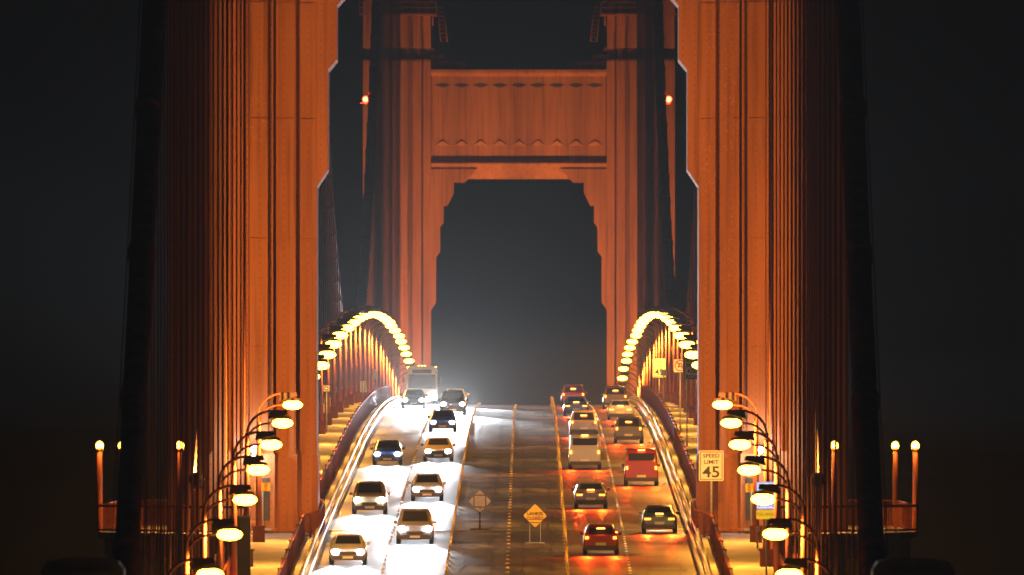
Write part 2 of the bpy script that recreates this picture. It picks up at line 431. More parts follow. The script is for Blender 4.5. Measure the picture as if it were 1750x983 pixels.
    # saddle housings on the tower tops
    for s in (-1, 1):
        MB().prism([(s*11.4,146),(s*16,146),(s*15.4,149.5),(s*12,149.5)], -5, 5).build('saddle_housing', P, T)
        # maintenance platform with railing and hanging ladder
        pf = MB().box(s*9.2, s*12.05, -7.3, 3.7, 44.95, 45.15); pf.box(s*12.05, s*17.9, -8.2, -6.2, 44.95, 45.15)
        for xx in (9.6, 11.4, 12.6, 15.6, 17.2): pf.prism([(-7.2,44.95),(-5.2,44.95),(-5.2,43.8)], s*xx, s*(xx+.1), 'x')
        po = pf.build('platform', M['steel'], T)
        rl = MB()
        for zz in (45.75, 46.35):
            rl.box(s*9.2, s*17.9, -8.25, -8.17, zz, zz+.09); rl.box(s*9.2, s*9.28, -8.2, 3.7, zz, zz+.09)
        xx = 9.2
        while xx < 18: rl.box(s*xx, s*(xx+.09), -8.25, -8.17, 45.15, 46.4); xx += 1.08
        rl.build('railing', M['steel'], po)
        ld = MB()
        for dx in (0, .72):
            ld.tube([(s*(9.15-dx), -7.8, 45.9), (s*(8.75-dx), -7.8, 42.0)], .05, 5)
        for k in range(9):
            t = k/8; ld.tube([(s*(9.12-.4*t), -7.8, 45.8-3.8*t), (s*(8.4-.4*t), -7.8, 45.8-3.8*t)], .035, 5)
        ld.build('ladder', M['steel'], T)
    return T
make_tower(TS, 'near orange riveted steel bridge tower whose two legs frame the roadway', True)
make_tower(TN, 'far orange bridge tower with fluted portal strut over the road crest', False)

# ------------------------------------------------------------------ main cables
def cable_z(y):
    if y < TS: 
        u = y-808; return 6.4+.375*u+3.95e-4*u*u
    if y < TN:
        t = (y-1737)/640.0; return 4.0+143*t*t
    u = (TN+ (TN-y)*-1)-TN; u = (2666-y); return 6.4+.375*u+3.95e-4*u*u - 2
def cable_thing(s):
    side = 'left' if s < 0 else 'right'
    T = thing('main_cable', 'thick dark orange suspension cable on the %s side of the bridge' % side, 'main cable', (s*13.7, TS, 0))
    for (a, b) in ((742, TS), (TS, TN), (TN, 2720)):
        pts = []; y = a
        while y < b: pts.append((0, y-TS, cable_z(y if y > a else a+.001))); y += 8
        pts.append((0, b-TS, cable_z(b-.001)))
        MB().tube(pts, .465, 14).build('cable_span', M['cable'], T)
    # hand ropes above the cable
    for dx in (-.5, .5):
        pts = [(dx, y-TS, cable_z(y)+1.25) for y in range(760, 1090, 12)]
        MB().tube(pts, .022, 4).build('hand_rope', M['rope'], T)
    return T
cab = {s: cable_thing(s) for s in (-1, 1)}

# suspenders: a clamp on the cable and four ropes down to a socket at the deck edge
rope_me = MB().tube([(0,0,0),(0,0,1)], .036, 7, cap=False).mesh('rope'); rope_me.materials.append(M['rope'])
band_me = MB().tube([(0,-.55,0),(0,.55,0)], .545, 14).mesh('cable_band'); band_me.materials.append(M['cable'])
sock_mb = MB(); 
for dx in (-.46, .46): sock_mb.box(dx-.13, dx+.13, -.3, .3, -.5, .55)
sock_me = sock_mb.mesh('socket'); sock_me.materials.append(M['steel'])
guard_me = MB().box(-.5, .5, -.04, .04, .2, 1.35).mesh('guard_panel'); guard_me.materials.append(M['galv'])
def suspender(s, y, grp, lab):
    zr = roadz(y); zc = cable_z(y)
    if zc - zr < 1.2: return
    t = thing('suspender', lab, 'suspender ropes', (s*13.7, y, zr), grp)
    sl_ = math.atan((cable_z(y+.5)-cable_z(y-.5)))
    b = link('cable_band', band_me, t, (0, 0, zc-zr)); b.rotation_euler = (sl_, 0, 0)
    for dx in (-.46, .46):
        for dy in (-.17, .17):
            r = link('rope', rope_me, t, (dx, dy, .3)); r.scale = (1, 1, zc-zr-.3)
    link('socket', sock_me, t, (0, 0, 0))
    if 1300 < y < 1750 and int(y) % 2: link('guard_panel', guard_me, t, (-s*.3, -.35, .2))
for s in (-1, 1):
    side = 'left' if s < 0 else 'right'
    for k in range(1, 22):
        suspender(s, TS-15.24*k, 'suspender ropes before the near tower, %s side' % side, 'vertical ropes hanging from the %s cable, %s group counting outward from the near tower' % (side, ORD[k-1]))
    for k in range(1, 84):
        suspender(s, TS+15.24*k, 'suspender ropes between the towers, %s side' % side, 'thin vertical ropes hanging from the %s cable between the two towers' % side)

# red aircraft beacons on the cables
for s in (-1, 1):
    y = 2013.0; x = s*14.45
    t = thing('aircraft_beacon', 'glowing red warning beacon high on the %s main cable' % ('left' if s < 0 else 'right'), 'beacon', (x, y, cable_z(y)))
    zz = (711-170)*y/F_PX - cable_z(y)
    MB().box(-.5, .1, -.1, .1, zz-.4, zz-.3).tube([(0,0,zz-.5),(0,0,zz-.25)], .2, 8).tube([(-s*.4,0,0),(-s*.3,0,zz-.35)], .06, 6).build('bracket', M['steel'], t)
    MB().ellipsoid((0,0,zz), .30, .30, .32).build('lens', M['beacon'], t)
    lamp('beacon_light', 'POINT', 700, (1, .07, .02), t, (0, -.5, zz), size=.3)

# ------------------------------------------------------------------ street lamps
def make_post(s):
    t = thing('street_lamp', 'x', 'street lamp', (s*12.6, 0, 0))
    i = -s      # towards the road
    MB().box(-.3, .3, -.3, .3, 0, .95).box(-.36, .36, -.36, .36, .95, 1.05).box(-.36,.36,-.36,.36,0,.12).build('pedestal', M['pole'], t)
    MB().tube([(0,0,1.0),(0,0,6.7)], [.17,.1], 8).build('pole', M['pole'], t)
    def arc(r, z0, rx, rz):
        return [(i*rx*(1-math.cos(a)), 0, z0+rz*math.sin(a)) for a in [math.pi/2*k/8 for k in range(9)]]
    pts = arc(0, 6.2, 1.05, .95)+[(i*1.3,0,7.2),(i*1.45,0,7.24)]
    MB().tube(pts, .055, 7).build('arm', M['pole'], t)
    h = MB().prism([(i*1.25,7.47),(i*1.3,7.36),(i*2.12,7.38),(i*2.1,7.48),(i*1.7,7.56)], -.22, .22).build('luminaire', M['housing'], t)
    MB().ellipsoid((i*1.72, 0, 7.16), .52, .29, .24).build('lens', M['lens'], h)
    pts = [(0,0,5.9)]+[(i*1.2*(1-math.cos(a))-.0, -.1, 6.6+1.15*math.sin(a)) for a in [math.pi/2*k/8 for k in range(9)]]+[(i*1.35,-.1,7.74)]
    MB().tube(pts, .065, 7).build('upper_arm', M['pole'], t)
    MB().prism([(i*1.1,7.80),(i*1.02,7.36),(i*1.95,7.60),(i*1.9,7.80)][:4], -.62, -.16).build('unlit_luminaire', M['housing'], t)
    lamp('sodium_light', 'SPOT', P_STREET, SODIUM, t, (i*1.72, 0, 6.80), rot=(0, math.radians(-i*9), 0), size=.12, cone=176, blend=.3)
    return t
protoL = {s: make_post(s) for s in (-1, 1)}
ys_l = [797+45.7*(k-1) for k in range(36)]
for s in (-1, 1):
    side = 'left' if s < 0 else 'right'
    nb = 0; na = 0; first = True
    for y in ys_l:
        if y > 2360: break
        t = protoL[s] if first else copy_tree(protoL[s]); first = False
        t.location = (s*12.6, y, roadz(y)+.02); t.rotation_euler = (R.uniform(-.012,.012), R.uniform(-.01,.01), R.uniform(-.09,.09))
        lv = R.uniform(.7, 1.25)
        for ch in t.children:
            if ch.type == 'LIGHT': ch.data = ch.data.copy(); ch.data.energy = P_STREET*lv; ch.data.color = (1.0, SODIUM[1]*R.uniform(.94,1.1), SODIUM[2]*R.uniform(.7,1.5))
        if y < TS:
            t['label'] = 'arching sodium street lamp on the %s walkway, %s from the bottom before the near tower' % (side, ORD[nb]); nb += 1
            t['group'] = 'street lamps before the near tower, %s side' % side
        else:
            t['label'] = 'glowing sodium street lamp on the %s walkway, %s lamp beyond the near tower' % (side, ORD[na]); na += 1
            t['group'] = 'street lamps beyond the near tower, %s side' % side

# ------------------------------------------------------------------ railings
def rx(y):
    base = 10.4
    d = abs(y-(TS+.5))
    if d < 12: return 9.66
    if d < 20: return 9.66+(base-9.66)*(d-12)/8
    return base
post_me = MB().box(-.07,.07,-.07,.07,0,1.22).box(-.1,.1,-.1,.1,1.22,1.26).mesh('post'); post_me.materials.append(M['rail'])
def ped_rail(s, y0, y1, xf, label, step=3.81, h=1.25, name='pedestrian_railing'):
    t = thing(name, label, 'railing', (0, 0, 0))
    pick = MB(); y = y0; tops = []; bots = []; pipes = []
    while y <= y1:
        z = roadz(y)+WALK; x = s*xf(y)
        link('post', post_me, t, (x, y, z))
        pipes.append((x, y, z+h)); bots.append((x, y, z+.14))
        y2 = y+step
        if y2 <= y1:
            for k in range(1, 10):
                u = y+step*k/10; xx = s*xf(u); zz = roadz(u)+WALK
                pick.box(xx-.012, xx+.012, u-.03, u+.03, zz+.14, zz+h)
        y = y2
    if xf is rx:
        yp = y0+6
        while yp < y1:
            if abs(yp-TS) > 16: MB().box(-.10,.10,-.16,.16,0,1.30).box(-.13,.13,-.2,.2,1.30,1.36).build('pilaster', M['rail'], t, (s*xf(yp), yp, roadz(yp)+WALK))
            yp += 15.24
    MB().tube(pipes, .06, 6).build('top_rail', M['rail'], t); MB().tube(bots, .035, 5).build('bottom_rail', M['rail'], t)
    p = pick.build('picket', M['rail'], t, fix=False); p['kind'] = 'stuff'
    return t
for s in (-1, 1):
    side = 'left' if s < 0 else 'right'
    ped_rail(s, 940, 1740, rx, 'dark orange railing between the roadway and the %s walkway' % side)
    ped_rail(s, 900, 1060, lambda y: 13.0, 'outer walkway railing on the %s, ending before the near tower' % side, name='outer_railing')
    ped_rail(s, 1160, 1740, lambda y: 13.0, 'outer walkway railing on the %s, beyond the near tower' % side, name='outer_railing', step=5.08)
    # steel pipe guard along the kerb
    t = thing('kerb_guard_rail', 'pale double pipe guard rail shining along the %s kerb' % side, 'guard rail', (0, 0, 0))
    for (dx, dz, r) in ((9.38, .42, .075), (9.62, .66, .06)):
        MB().tube([(s*dx, y, roadz(y)+dz) for y in range(930, 1801, 6)], r, 7).build('pipe', M['galv'], t)
    kp = MB()
    y = 930
    kp_me = MB().box(-.05,.05,-.05,.05,0,.7).mesh('support'); kp_me.materials.append(M['galv'])
    while y < 1740: link('support', kp_me, t, (s*9.72, y, roadz(y)+WALK-.2)); y += 6.0

# ------------------------------------------------------------------ lookout platform round the near tower legs
def bump(s):
    side = 'left' if s < 0 else 'right'
    z = roadz(TS)+WALK
    out = [(13.0,1058),(16.4,1066),(20.9,1080),(20.9,1140),(16.4,1152),(13.0,1160)]
    t = thing('lookout_platform', 'railed walkway platform reaching out round the %s leg of the near tower' % side, 'platform', (0,0,0))
    fl = MB().prism([(s*a, b) for a, b in out], z-.32, z-.01, 'z').build('floor_slab', M['conc'], t)
    MB().prism([(s*(a-.3 if a > 14 else a), b) for a, b in out], z-1.3, z-.33, 'z').build('edge_beam', M['steel'], t)
    rail = MB(); pk = MB()
    for k in range(len(out)-1):
        (xa, ya), (xb, yb) = out[k], out[k+1]
        L_ = math.hypot(xb-xa, yb-ya); n = max(2, int(L_/3.0))
        rail.tube([(s*xa, ya, z+1.35), (s*xb, yb, z+1.35)], .07, 6); rail.tube([(s*xa, ya, z+.12), (s*xb, yb, z+.12)], .05, 6)
        for j in range(n):
            u = j/n; link('post', post_me, t, (s*(xa+(xb-xa)*u), ya+(yb-ya)*u, z))
        m_ = int(L_/.38)
        for j in range(m_):
            u = j/m_; xx = s*(xa+(xb-xa)*u); yy = ya+(yb-ya)*u
            pk.box(xx-.02, xx+.02, yy-.02, yy+.02, z+.1, z+1.35)
    rail.build('rail', M['rail'], t); p = pk.build('picket', M['rail'], t, fix=False); p['kind'] = 'stuff'
    spots = [(16.5,1065.5,'near the first corner'),(20.85,1080,'at the outer near corner'),(20.85,1139,'at the outer far corner')]
    if s > 0: spots.append((16.9, 1153, 'behind the leg'))
    for (x, y, w) in spots:
        l = thing('platform_lamp', 'glowing lamp on a short post of the %s platform, %s' % (side, w), 'lamp', (s*x, y, z))
        top = -1.48*y/1086 - z if False else (711-762)*y/F_PX - z
        MB().tube([(0,0,0),(0,0,top-.2)], [.16,.13], 8).tube([(0,0,top-.24),(0,0,top-.12)], .2, 8).build('pole', M['steel'], l)
        MB().ellipsoid((0,0,top), .20, .20, .24).build('globe', M['wlens'], l)
        lamp('lamp_light', 'POINT', P_WALK, SODIUM, l, (0, -.35, top), size=.12)
        lamp('lamp_light', 'POINT', P_WALK*.6, SODIUM, l, (-s*.3, .25, top-.1), size=.12)
for s in (-1, 1): bump(s)

# floodlights that light the tower legs, on brackets outside the deck edge
def flood(x, y, z, to, power, lab, cone=74, cut=None, rad=.3):
    t = thing('floodlight', lab, 'floodlight', (x, y, z))
    d = (Vector(to)-Vector((x, y, z))).normalized()
    MB().box(-.09,.09,-.3,.1,-4.6,-.28).box(-.35,.35,-.15,.15,-.42,-.3).build('bracket', M['steel'], t)
    r = aim((0,0,0), d)
    h = MB().tube([(0,0,.35),(0,0,-.05)], [.18,.42], 12).build('housing', M['housing'], t); h.rotation_euler = r
    MB().tube([(0,0,-.055),(0,0,-.07)], .38, 12).build('glass', M['flens'], h)
    lamp('flood_beam', 'SPOT', power, (1.0, .40, .065), t, tuple(d*.25), rot=r, size=rad, cone=cone, blend=.7)
    if cut is not None:      # upright plate added only to keep the beam off the outer half of the leg
        k = (cut[0]-x)/(cut[1]-y); sg = 1 if x > 0 else -1
        xa, xb, dy = sg*.16, k*2.5, 2.5
        q = [(xa,.35),(xb,dy),(xb+sg*.03,dy),(xa+sg*.03,.35)]
        m = MB(); lo = [-.5,-.8,-.8,-.5]; hi = [1.1,3.6,3.6,1.1]
        m.v = [(a,b,c) for (a,b),c in zip(q,lo)]+[(a,b,c) for (a,b),c in zip(q,hi)]
        m.f = [(0,3,2,1),(4,5,6,7),(0,1,5,4),(1,2,6,5),(2,3,7,6),(3,0,4,7)]; m.sm = [False]*6
        m.build('added_beam_blocker', M['housing'], t)
for s in (-1, 1):
    side = 'left' if s < 0 else 'right'
    flood(s*15.6, 1061.5, roadz(1061)+3.6, (s*12.0, 1090, 12), P_FLOOD, 'floodlight below the deck edge aimed up the %s leg of the near tower' % side, cut=(s*14.7, TS-7), rad=.07)
    flood(s*15.6, 2341.5, roadz(2341)-.4, (s*11.5, 2370, 16), P_FLOOD*1.6, 'floodlight aimed up the %s leg of the far tower' % side, cone=62)
    flood(s*5.5 if False else s*16.3, 2332, roadz(2332)-.2, (s*1.0, 2372, 30), P_FLOOD*.10, 'floodlight aimed at the portal strut of the far tower, %s side' % side, cone=60)

# small cool lamps on the leg fronts
for s in (-1, 1):
    side = 'left' if s < 0 else 'right'
    x = s*13.0; y = TS-7.5
    t = thing('wall_lamp', 'small bluish white lamp fixed to the %s leg of the near tower' % side, 'lamp', (x, y, -1.75))
    MB().box(-.2,.2,-.1,.25,-.1,.1).build('bracket', M['housing'], t)
    MB().ellipsoid((0,-.2,.02), .28, .2, .2).ellipsoid((-.1,-.2,-.38), .16, .13, .12).build('lens', M['coollens'], t)
    lamp('lamp_light', 'POINT', 350, COOL, t, (0, -.6, 0), size=.15)

# ------------------------------------------------------------------ signs
def px2x(px, d): return 1.07 + (px-903)*d/F_PX
def px2z(py, d): return (711-py)*d/F_PX
def panel(t, m, w, h, cz, edge=None, y=0, name='sign_panel', r=.06, th=.03):
    def rr(w_, h_, r_):
        pts = []
        for cx_, cz_, a0 in ((w_/2-r_, h_/2-r_, 0), (-w_/2+r_, h_/2-r_, 90), (-w_/2+r_, -h_/2+r_, 180), (w_/2-r_, -h_/2+r_, 270)):
            for k in range(4):
                a = math.radians(a0+30*k); pts.append((cx_+r_*math.cos(a), cz+cz_+r_*math.sin(a)))
        return pts
    o = MB().prism(rr(w, h, r), y, y+th).build(name, m, t)
    if edge:
        b = MB(); e = .035
        a = w/2-.06; c = h/2-.06
        b.box(-a, a, y-.004, y-.001, cz+c-e, cz+c).box(-a, a, y-.004, y-.001, cz-c, cz-c+e).box(-a, -a+e, y-.004, y-.001, cz-c+e, cz+c-e).box(a-e, a, y-.004, y-.001, cz-c+e, cz+c-e)
        b.build('border', edge, o)
    return o
def sign(name, label, px, py, d, w, h, m, edge=None, post=True, posts=1):
    x, z = px2x(px, d), px2z(py, d); zg = roadz(d)+WALK
    t = thing(name, label, 'sign', (x, d, zg)); cz = z-zg
    p = panel(t, m, w, h, cz, edge)
    if post:
        for k in range(posts):
            dx = 0 if posts == 1 else (k-.5)*w*.6
            MB().tube([(dx,.09,0),(dx,.09,cz+h/2-.05)], .05, 6).build('post', M['galv'], t)
    return t, p, cz
t, p, cz = sign('speed_limit_sign', 'large white SPEED LIMIT 45 sign at the inner edge of the right tower leg', 1215.5, 796, 1086, 1.27, 1.56, M['white'], M['black'])
text('SPEED', .27, M['black'], p, (0,-.008,cz+.50), sx=1.18, bold=.006); text('LIMIT', .27, M['black'], p, (0,-.008,cz+.18), sx=1.18, bold=.006); text('45', .80, M['black'], p, (0,-.008,cz-.35), sx=1.15, bold=.012)
t, p, cz = sign('traffic_info_sign', 'blue and yellow information sign glaring behind a lamp on the right walkway', 1309.5, 847, 1004, .95, 1.32, M['blue_emit'], M['white_emit'], posts=1)
text('TRAFFIC', .22, M['white_emit'], p, (0,-.008,cz-.15)); text('INFO', .25, M['white_emit'], p, (0,-.008,cz-.48))
MB().tube([(-.28,-.01,cz+.33),(-.2,-.01,cz+.47),(0,-.01,cz+.53),(.2,-.01,cz+.47),(.28,-.01,cz+.33)], .04, 6).build('phone_symbol', M['white_emit'], p)
q = panel(t, M['yellow_emit'], .95, .44, cz-.90, None, name='lower_panel', r=.04)
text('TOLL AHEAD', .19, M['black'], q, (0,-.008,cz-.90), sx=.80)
t, p, cz = sign('notice_sign', 'small plain yellow notice on the foot of the left tower leg', 448.5, 832, 1088.5, .80, .46, M['yellow'], None)
text('.   .', .2, M['black'], p, (0,-.008,cz+.08))
t, p, cz = sign('notice_sign', 'small yellow notice beside the blue sign on the right tower leg', 1284, 834, 1088.5, .62, .46, M['yellow'], None)
text('.   .', .2, M['black'], p, (0,-.008,cz+.08))
t, p, cz = sign('slower_traffic_sign', 'brownish SLOWER TRAFFIC KEEP RIGHT sign half hidden by the right tower leg', 1185, 630, 1340, 1.34, 1.45, M['white'], M['black'], posts=2)
for k, (w_, sz) in enumerate((('SLOWER', .24), ('TRAFFIC', .24), ('KEEP', .33), ('RIGHT', .33))): text(w_, sz, M['black'], p, (0,-.008,cz+.53-.35*k), bold=.008)
t, p, cz = sign('no_turn_sign', 'square white sign with a red crossed circle over a black arrow', 1162.5, 625, 1400, .86, .86, M['white'])
pts = [(.34*math.cos(a), -.01, cz+.34*math.sin(a)) for a in [2*math.pi*k/20 for k in range(21)]]
MB().tube(pts, .035, 5, cap=False).tube([(-.24,-.015,cz+.24),(.24,-.015,cz-.24)], .035, 5).build('prohibition_ring', M['red'], p)
MB().tube([(.12,-.01,cz-.2),(.12,-.01,cz+.06),(.07,-.01,cz+.15),(-.05,-.01,cz+.15),(-.1,-.01,cz+.06),(-.1,-.01,cz-.05)], .035, 5).prism([(-.2,cz-.03),(0,cz-.03),(-.1,cz-.17)], -.02, -.005).build('arrow', M['black'], p)
t, p, cz = sign('speed_limit_sign', 'faint far SPEED LIMIT sign under the lamps of the right walkway', 1126.5, 629, 1530, .92, 1.35, M['white'], M['black'])
text('SPEED', .22, M['black'], p, (0,-.008,cz+.44)); text('LIMIT', .22, M['black'], p, (0,-.008,cz+.15)); text('45', .6, M['black'], p, (0,-.008,cz-.3), bold=.01)
t, p, cz = sign('blue_plate', 'small pale blue plate just right of the far speed limit sign', 1134.5, 637, 1500, .42, .42, M['paleblue'])
t, p, cz = sign('small_notice', 'small pale notice with a dark square arrow on the left walkway', 558, 664, 1400, .48, .48, M['dark'], M['white'])
MB().prism([(-.12,cz),(0,cz+.1),(0,cz-.1)], -.012, -.003).box(0,.12,-.012,-.003,cz-.04,cz+.04).build('arrow', M['white'], p)
t, p, cz = sign('walkway_notice', 'pale sign board with vertical bars on the far left walkway', 621, 661, 1640, .52, .85, M['white'], M['galv'])
MB().box(-.1,-.05,-.01,-.003,cz-.35,cz+.38).box(.08,.13,-.01,-.003,cz-.35,cz+.38).build('bar', M['dark'], p)
t, p, cz = sign('walkway_notice', 'narrow upright pale sign above the far left walkway', 640, 639, 1600, .30, .72, M['white'], None)
t, p, cz = sign('post_notice', 'tiny white notice low on a post on the right walkway', 1294.5, 905, 1060, .2, .24, M['white'], None)
MB().tube([(.06*math.cos(a), -.01, cz+.06*math.sin(a)) for a in [2*math.pi*k/12 for k in range(13)]], .015, 4, cap=False).build('ring', M['black'], p)

# roll-up diamond signs standing in the closed lanes
def diamond(label, px, py, d, half, front):
    x, z = px2x(px, d), px2z(py, d); zg = roadz(d)
    t = thing('diamond_sign', label, 'sign', (x, d, zg)); cz = z-zg
    c = .12*half
    pts = []
    for (a, b) in ((1,0),(0,1),(-1,0),(0,-1)):
        nx, nz = -b, a
        pts += [(half*a-c*a+(-c*nx), cz+half*b-c*b-c*nz), (half*a-c*a*.3, cz+half*b-c*b*.3), (half*a-c*a+c*nx, cz+half*b-c*b+c*nz)]
    p = MB().prism(pts, 0, .015).build('sign_face', M['yellow'] if front else M['orangebk'], t)
    fr = MB()
    if front:
        fr.box(-.29,-.26,.03,.06,0,cz-.2).box(.26,.29,.03,.06,0,cz-.2).box(-.5,.5,-.1,.2,0,.04)
        text('LANE(S)', .235, M['black'], p, (0,-.006,cz+.10), bold=.004); text('CLOSED', .235, M['black'], p, (0,-.006,cz-.14), bold=.004)
        MB().box(-.3,.3,-.012,-.004,cz-.36,cz-.33).build('crossbar', M['black'], p)
    else:
        e = .022; a = .31
        for xx in (-a, a): fr.box(xx-e, xx+e, -.03, -.005, cz-half+a+.0, cz+half-a)
        for zz in (-a, a): fr.box(-half+a, half-a, -.05, -.031, cz+zz-e, cz+zz+e)
        fr.box(-.04,.04,.03,.06,0,cz-.1).box(-.5,.5,-.1,.2,0,.04)
    fr.build('stand', M['galv'] if front else M['dark'], t)
diamond('yellow diamond LANE(S) CLOSED sign standing in the empty centre lanes', 914.5, 881.5, 1078, .61, True)
diamond('back of a diamond roll-up sign with dark cross frame in the centre lanes', 820, 856.5, 1108, .60, False)

# cabinet, barricade and pylon tops
t = thing('utility_cabinet', 'tall dark steel cabinet on the left walkway beside the street lamps', 'cabinet', (-12.72, 1010, roadz(1010)+WALK))
MB().box(-.5,.5,-.4,.4,0,2.78).build('body', M['dark'], t); MB().box(-.54,.54,-.44,.44,2.79,2.88).build('lid', M['steel'], t); 
MB().box(-.42,.42,-.425,-.405,.2,2.6).build('door', M['dark'], t)
t = thing('barricade', 'low barricade with two short orange boards by the left tower foot', 'barricade', (-12.85, 1072, roadz(1072)+WALK))
for zz in (.35, .95): MB().box(-.28,.28,-.03,0,zz,zz+.14).build('board', M['orange'], t)
for dx in (-.2, .2): MB().box(dx-.03,dx+.03,.003,.05,0,1.15).build('leg', M['steel'], t)
for s in (-1, 1):
    side = 'left' if s < 0 else 'right'
    x = px2x(143 if s < 0 else 1560, 750)
    t = thing('concrete_pylon', 'dark rounded top of a concrete pylon at the bottom %s corner' % side, 'pylon', (x, 750, -40))
    MB().prism([(-1.45,0),(1.45,0),(1.45,34.55),(1.25,34.85),(.6,34.98),(-.6,34.98),(-1.25,34.85),(-1.45,34.55)], -2.5, 2.5).build('shaft', M['stone'], t)
    MB().prism([(-1.15,33.6),(1.15,33.6),(1.0,34.5),(-1.0,34.5)], -2.62, -2.5).build('panel', M['stone'], t)

# ------------------------------------------------------------------ lane tubes and markers
tube_mb = MB().tube([(0,0,.03),(0,0,.68)], [.055,.045], 8).tube([(0,0,0),(0,0,.035)], .12, 8)
tube_me = tube_mb.mesh('lane_tube'); tube_me.materials.append(M['tube'])
stub_me = MB().tube([(0,0,0),(0,0,.2)], [.07,.05], 8).mesh('lane_tube'); stub_me.materials.append(M['ymarker'])
mk_me = MB().ellipsoid((0,0,.0), .085, .075, .055, 8, 4).mesh('lane_marker'); mk_me.materials.append(M['marker'])
my_me = MB().ellipsoid((0,0,.0), .10, .075, .06, 8, 4).mesh('lane_marker'); my_me.materials.append(M['ymarker'])
for (x, me, nm, lab, cat, grp, step, y0) in (
    (2.95, tube_me, 'lane_tube', 'slim yellow plastic tube in the line left of the tail lights', 'lane tube', 'yellow lane tubes right of the centre', 7.62, 985),
    (-2.9, stub_me, 'lane_tube', 'short yellow plastic tube in the line right of the headlights', 'lane tube', 'yellow lane tubes left of the centre', 7.62, 985),
    (0.05, my_me, 'lane_marker', 'round pale marker set in the middle line of the road', 'lane marker', 'lane markers along the middle line', 7.62, 985),
    (6.0, mk_me, 'lane_marker', 'round white marker between the two lanes of tail lights', 'lane marker', 'white lane markers on the right', 5.08, 985),
    (-6.0, mk_me, 'lane_marker', 'round white marker between the two lanes of headlights', 'lane marker', 'white lane markers on the left', 7.62, 985)):
    y = y0
    while y < 1740:
        o = link(nm, me, None, (x + (R.uniform(-.03,.03) if me is tube_me else 0), y, roadz(y)+.002)); tag(o, lab, cat, grp)
        if me is tube_me: o.rotation_euler = (R.uniform(-.04,.04), R.uniform(-.04,.04), 0)
        y += step

# ------------------------------------------------------------------ vehicles
TYPES = {
 'sedan': dict(L=4.7, st=[(-2.35,.74,.84,.66,.86),(-2.27,.86,.93,.74,.98),(-1.65,.90,.97,.76,1.04),(-1.0,.905,.97,.61,1.38),(-.3,.91,.96,.62,1.46),(.45,.91,.95,.61,1.40),(1.2,.905,.92,.75,.98),(2.05,.88,.80,.72,.86),(2.3,.80,.66,.62,.70),(2.36,.70,.55,.5,.57)], rear=(2,3), front=(5,6), side=(3,5), tail=(.62,.78,.16,.09), head=(.62,.64)),
 'suv': dict(L=4.8, st=[(-2.4,.80,.95,.74,1.0),(-2.36,.90,1.02,.80,1.08),(-2.15,.93,1.05,.70,1.66),(-1.6,.94,1.05,.68,1.74),(0,.94,1.04,.68,1.76),(.5,.94,1.03,.66,1.68),(1.2,.93,1.0,.78,1.10),(2.1,.90,.92,.78,1.0),(2.34,.84,.78,.7,.84),(2.4,.74,.6,.6,.62)], rear=(1,2), front=(5,6), side=(2,5), tail=(.76,.98,.07,.18), head=(.68,.80)),
 'hatchback': dict(L=4.1, st=[(-2.05,.76,.86,.68,.9),(-2.0,.86,.93,.74,1.0),(-1.6,.88,.95,.64,1.40),(-1.0,.885,.96,.62,1.50),(0,.89,.95,.62,1.52),(.4,.89,.94,.61,1.45),(1.15,.88,.92,.74,1.0),(1.8,.85,.80,.7,.88),(2.02,.78,.66,.62,.7),(2.06,.68,.55,.5,.57)], rear=(1,2), front=(5,6), side=(2,5), tail=(.7,.88,.09,.14), head=(.62,.68)),
 'van': dict(L=5.2, st=[(-2.6,.88,1.0,.84,1.3),(-2.58,.96,1.05,.88,2.0),(-2.4,.98,1.08,.86,2.12),(-1,.98,1.08,.86,2.15),(.6,.98,1.08,.86,2.12),(1.15,.97,1.06,.82,1.98),(1.9,.96,1.04,.86,1.25),(2.45,.92,.9,.8,1.05),(2.6,.86,.75,.74,.8),(2.64,.76,.6,.6,.62)], rear=(0,1), front=(5,6), side=(4,5), tail=(.84,1.05,.07,.2), head=(.72,.82)),
}
PAINT = {k: mat('car paint '+k, c, .28, noise=.05, spec=.6) for k, c in {
 'silver': (.45,.46,.48), 'white': (.75,.75,.73), 'black': (.02,.02,.022), 'red': (.35,.03,.02), 'blue': (.04,.08,.25), 'grey': (.16,.16,.17), 'gold': (.36,.28,.16), 'green': (.04,.12,.07)}.items()}
wheel_me = MB().tube([(-.11,0,0),(-.09,0,0),(.09,0,0),(.11,0,0)], [.29,.33,.33,.29], 16).mesh('wheel'); wheel_me.materials.append(M['tyre'])
rim_me = MB().tube([(-.115,0,0),(.115,0,0)], .2, 12).mesh('rim'); rim_me.materials.append(M['rim'])
PROTO = {}
def car_parts(kind, oncoming):
    D = TYPES[kind]; st = D['st']
    P = {}
    mb = MB(); n = 11
    ring = []
    for (y, w, zb, wr, zr) in st:
        z0 = .24 if abs(y) < D['L']/2-.25 else .34
        half = [(w*.90, z0), (w, .45), (w*1.0, (zb+.45)/2), (w*.97, zb), (wr+(w*.97-wr)*.12, zr-(zr-zb)*.12), (wr*.9, zr)]
        pts = [(x, y, z) for x, z in half] + [(-x, y, z) for x, z in half[::-1]]
        ring.append(pts)
    n = len(ring[0])
    for r in ring: mb.v += r
    for k in range(len(ring)-1):
        for j in range(n):
            j2 = (j+1) % n; mb.f.append((k*n+j, k*n+j2, (k+1)*n+j2, (k+1)*n+j)); mb.sm.append(True)
    mb.f.append(tuple(range(n))); mb.sm.append(False); mb.f.append(tuple((len(ring)-1)*n+j for j in reversed(range(n)))); mb.sm.append(False)
    return mb, st, D
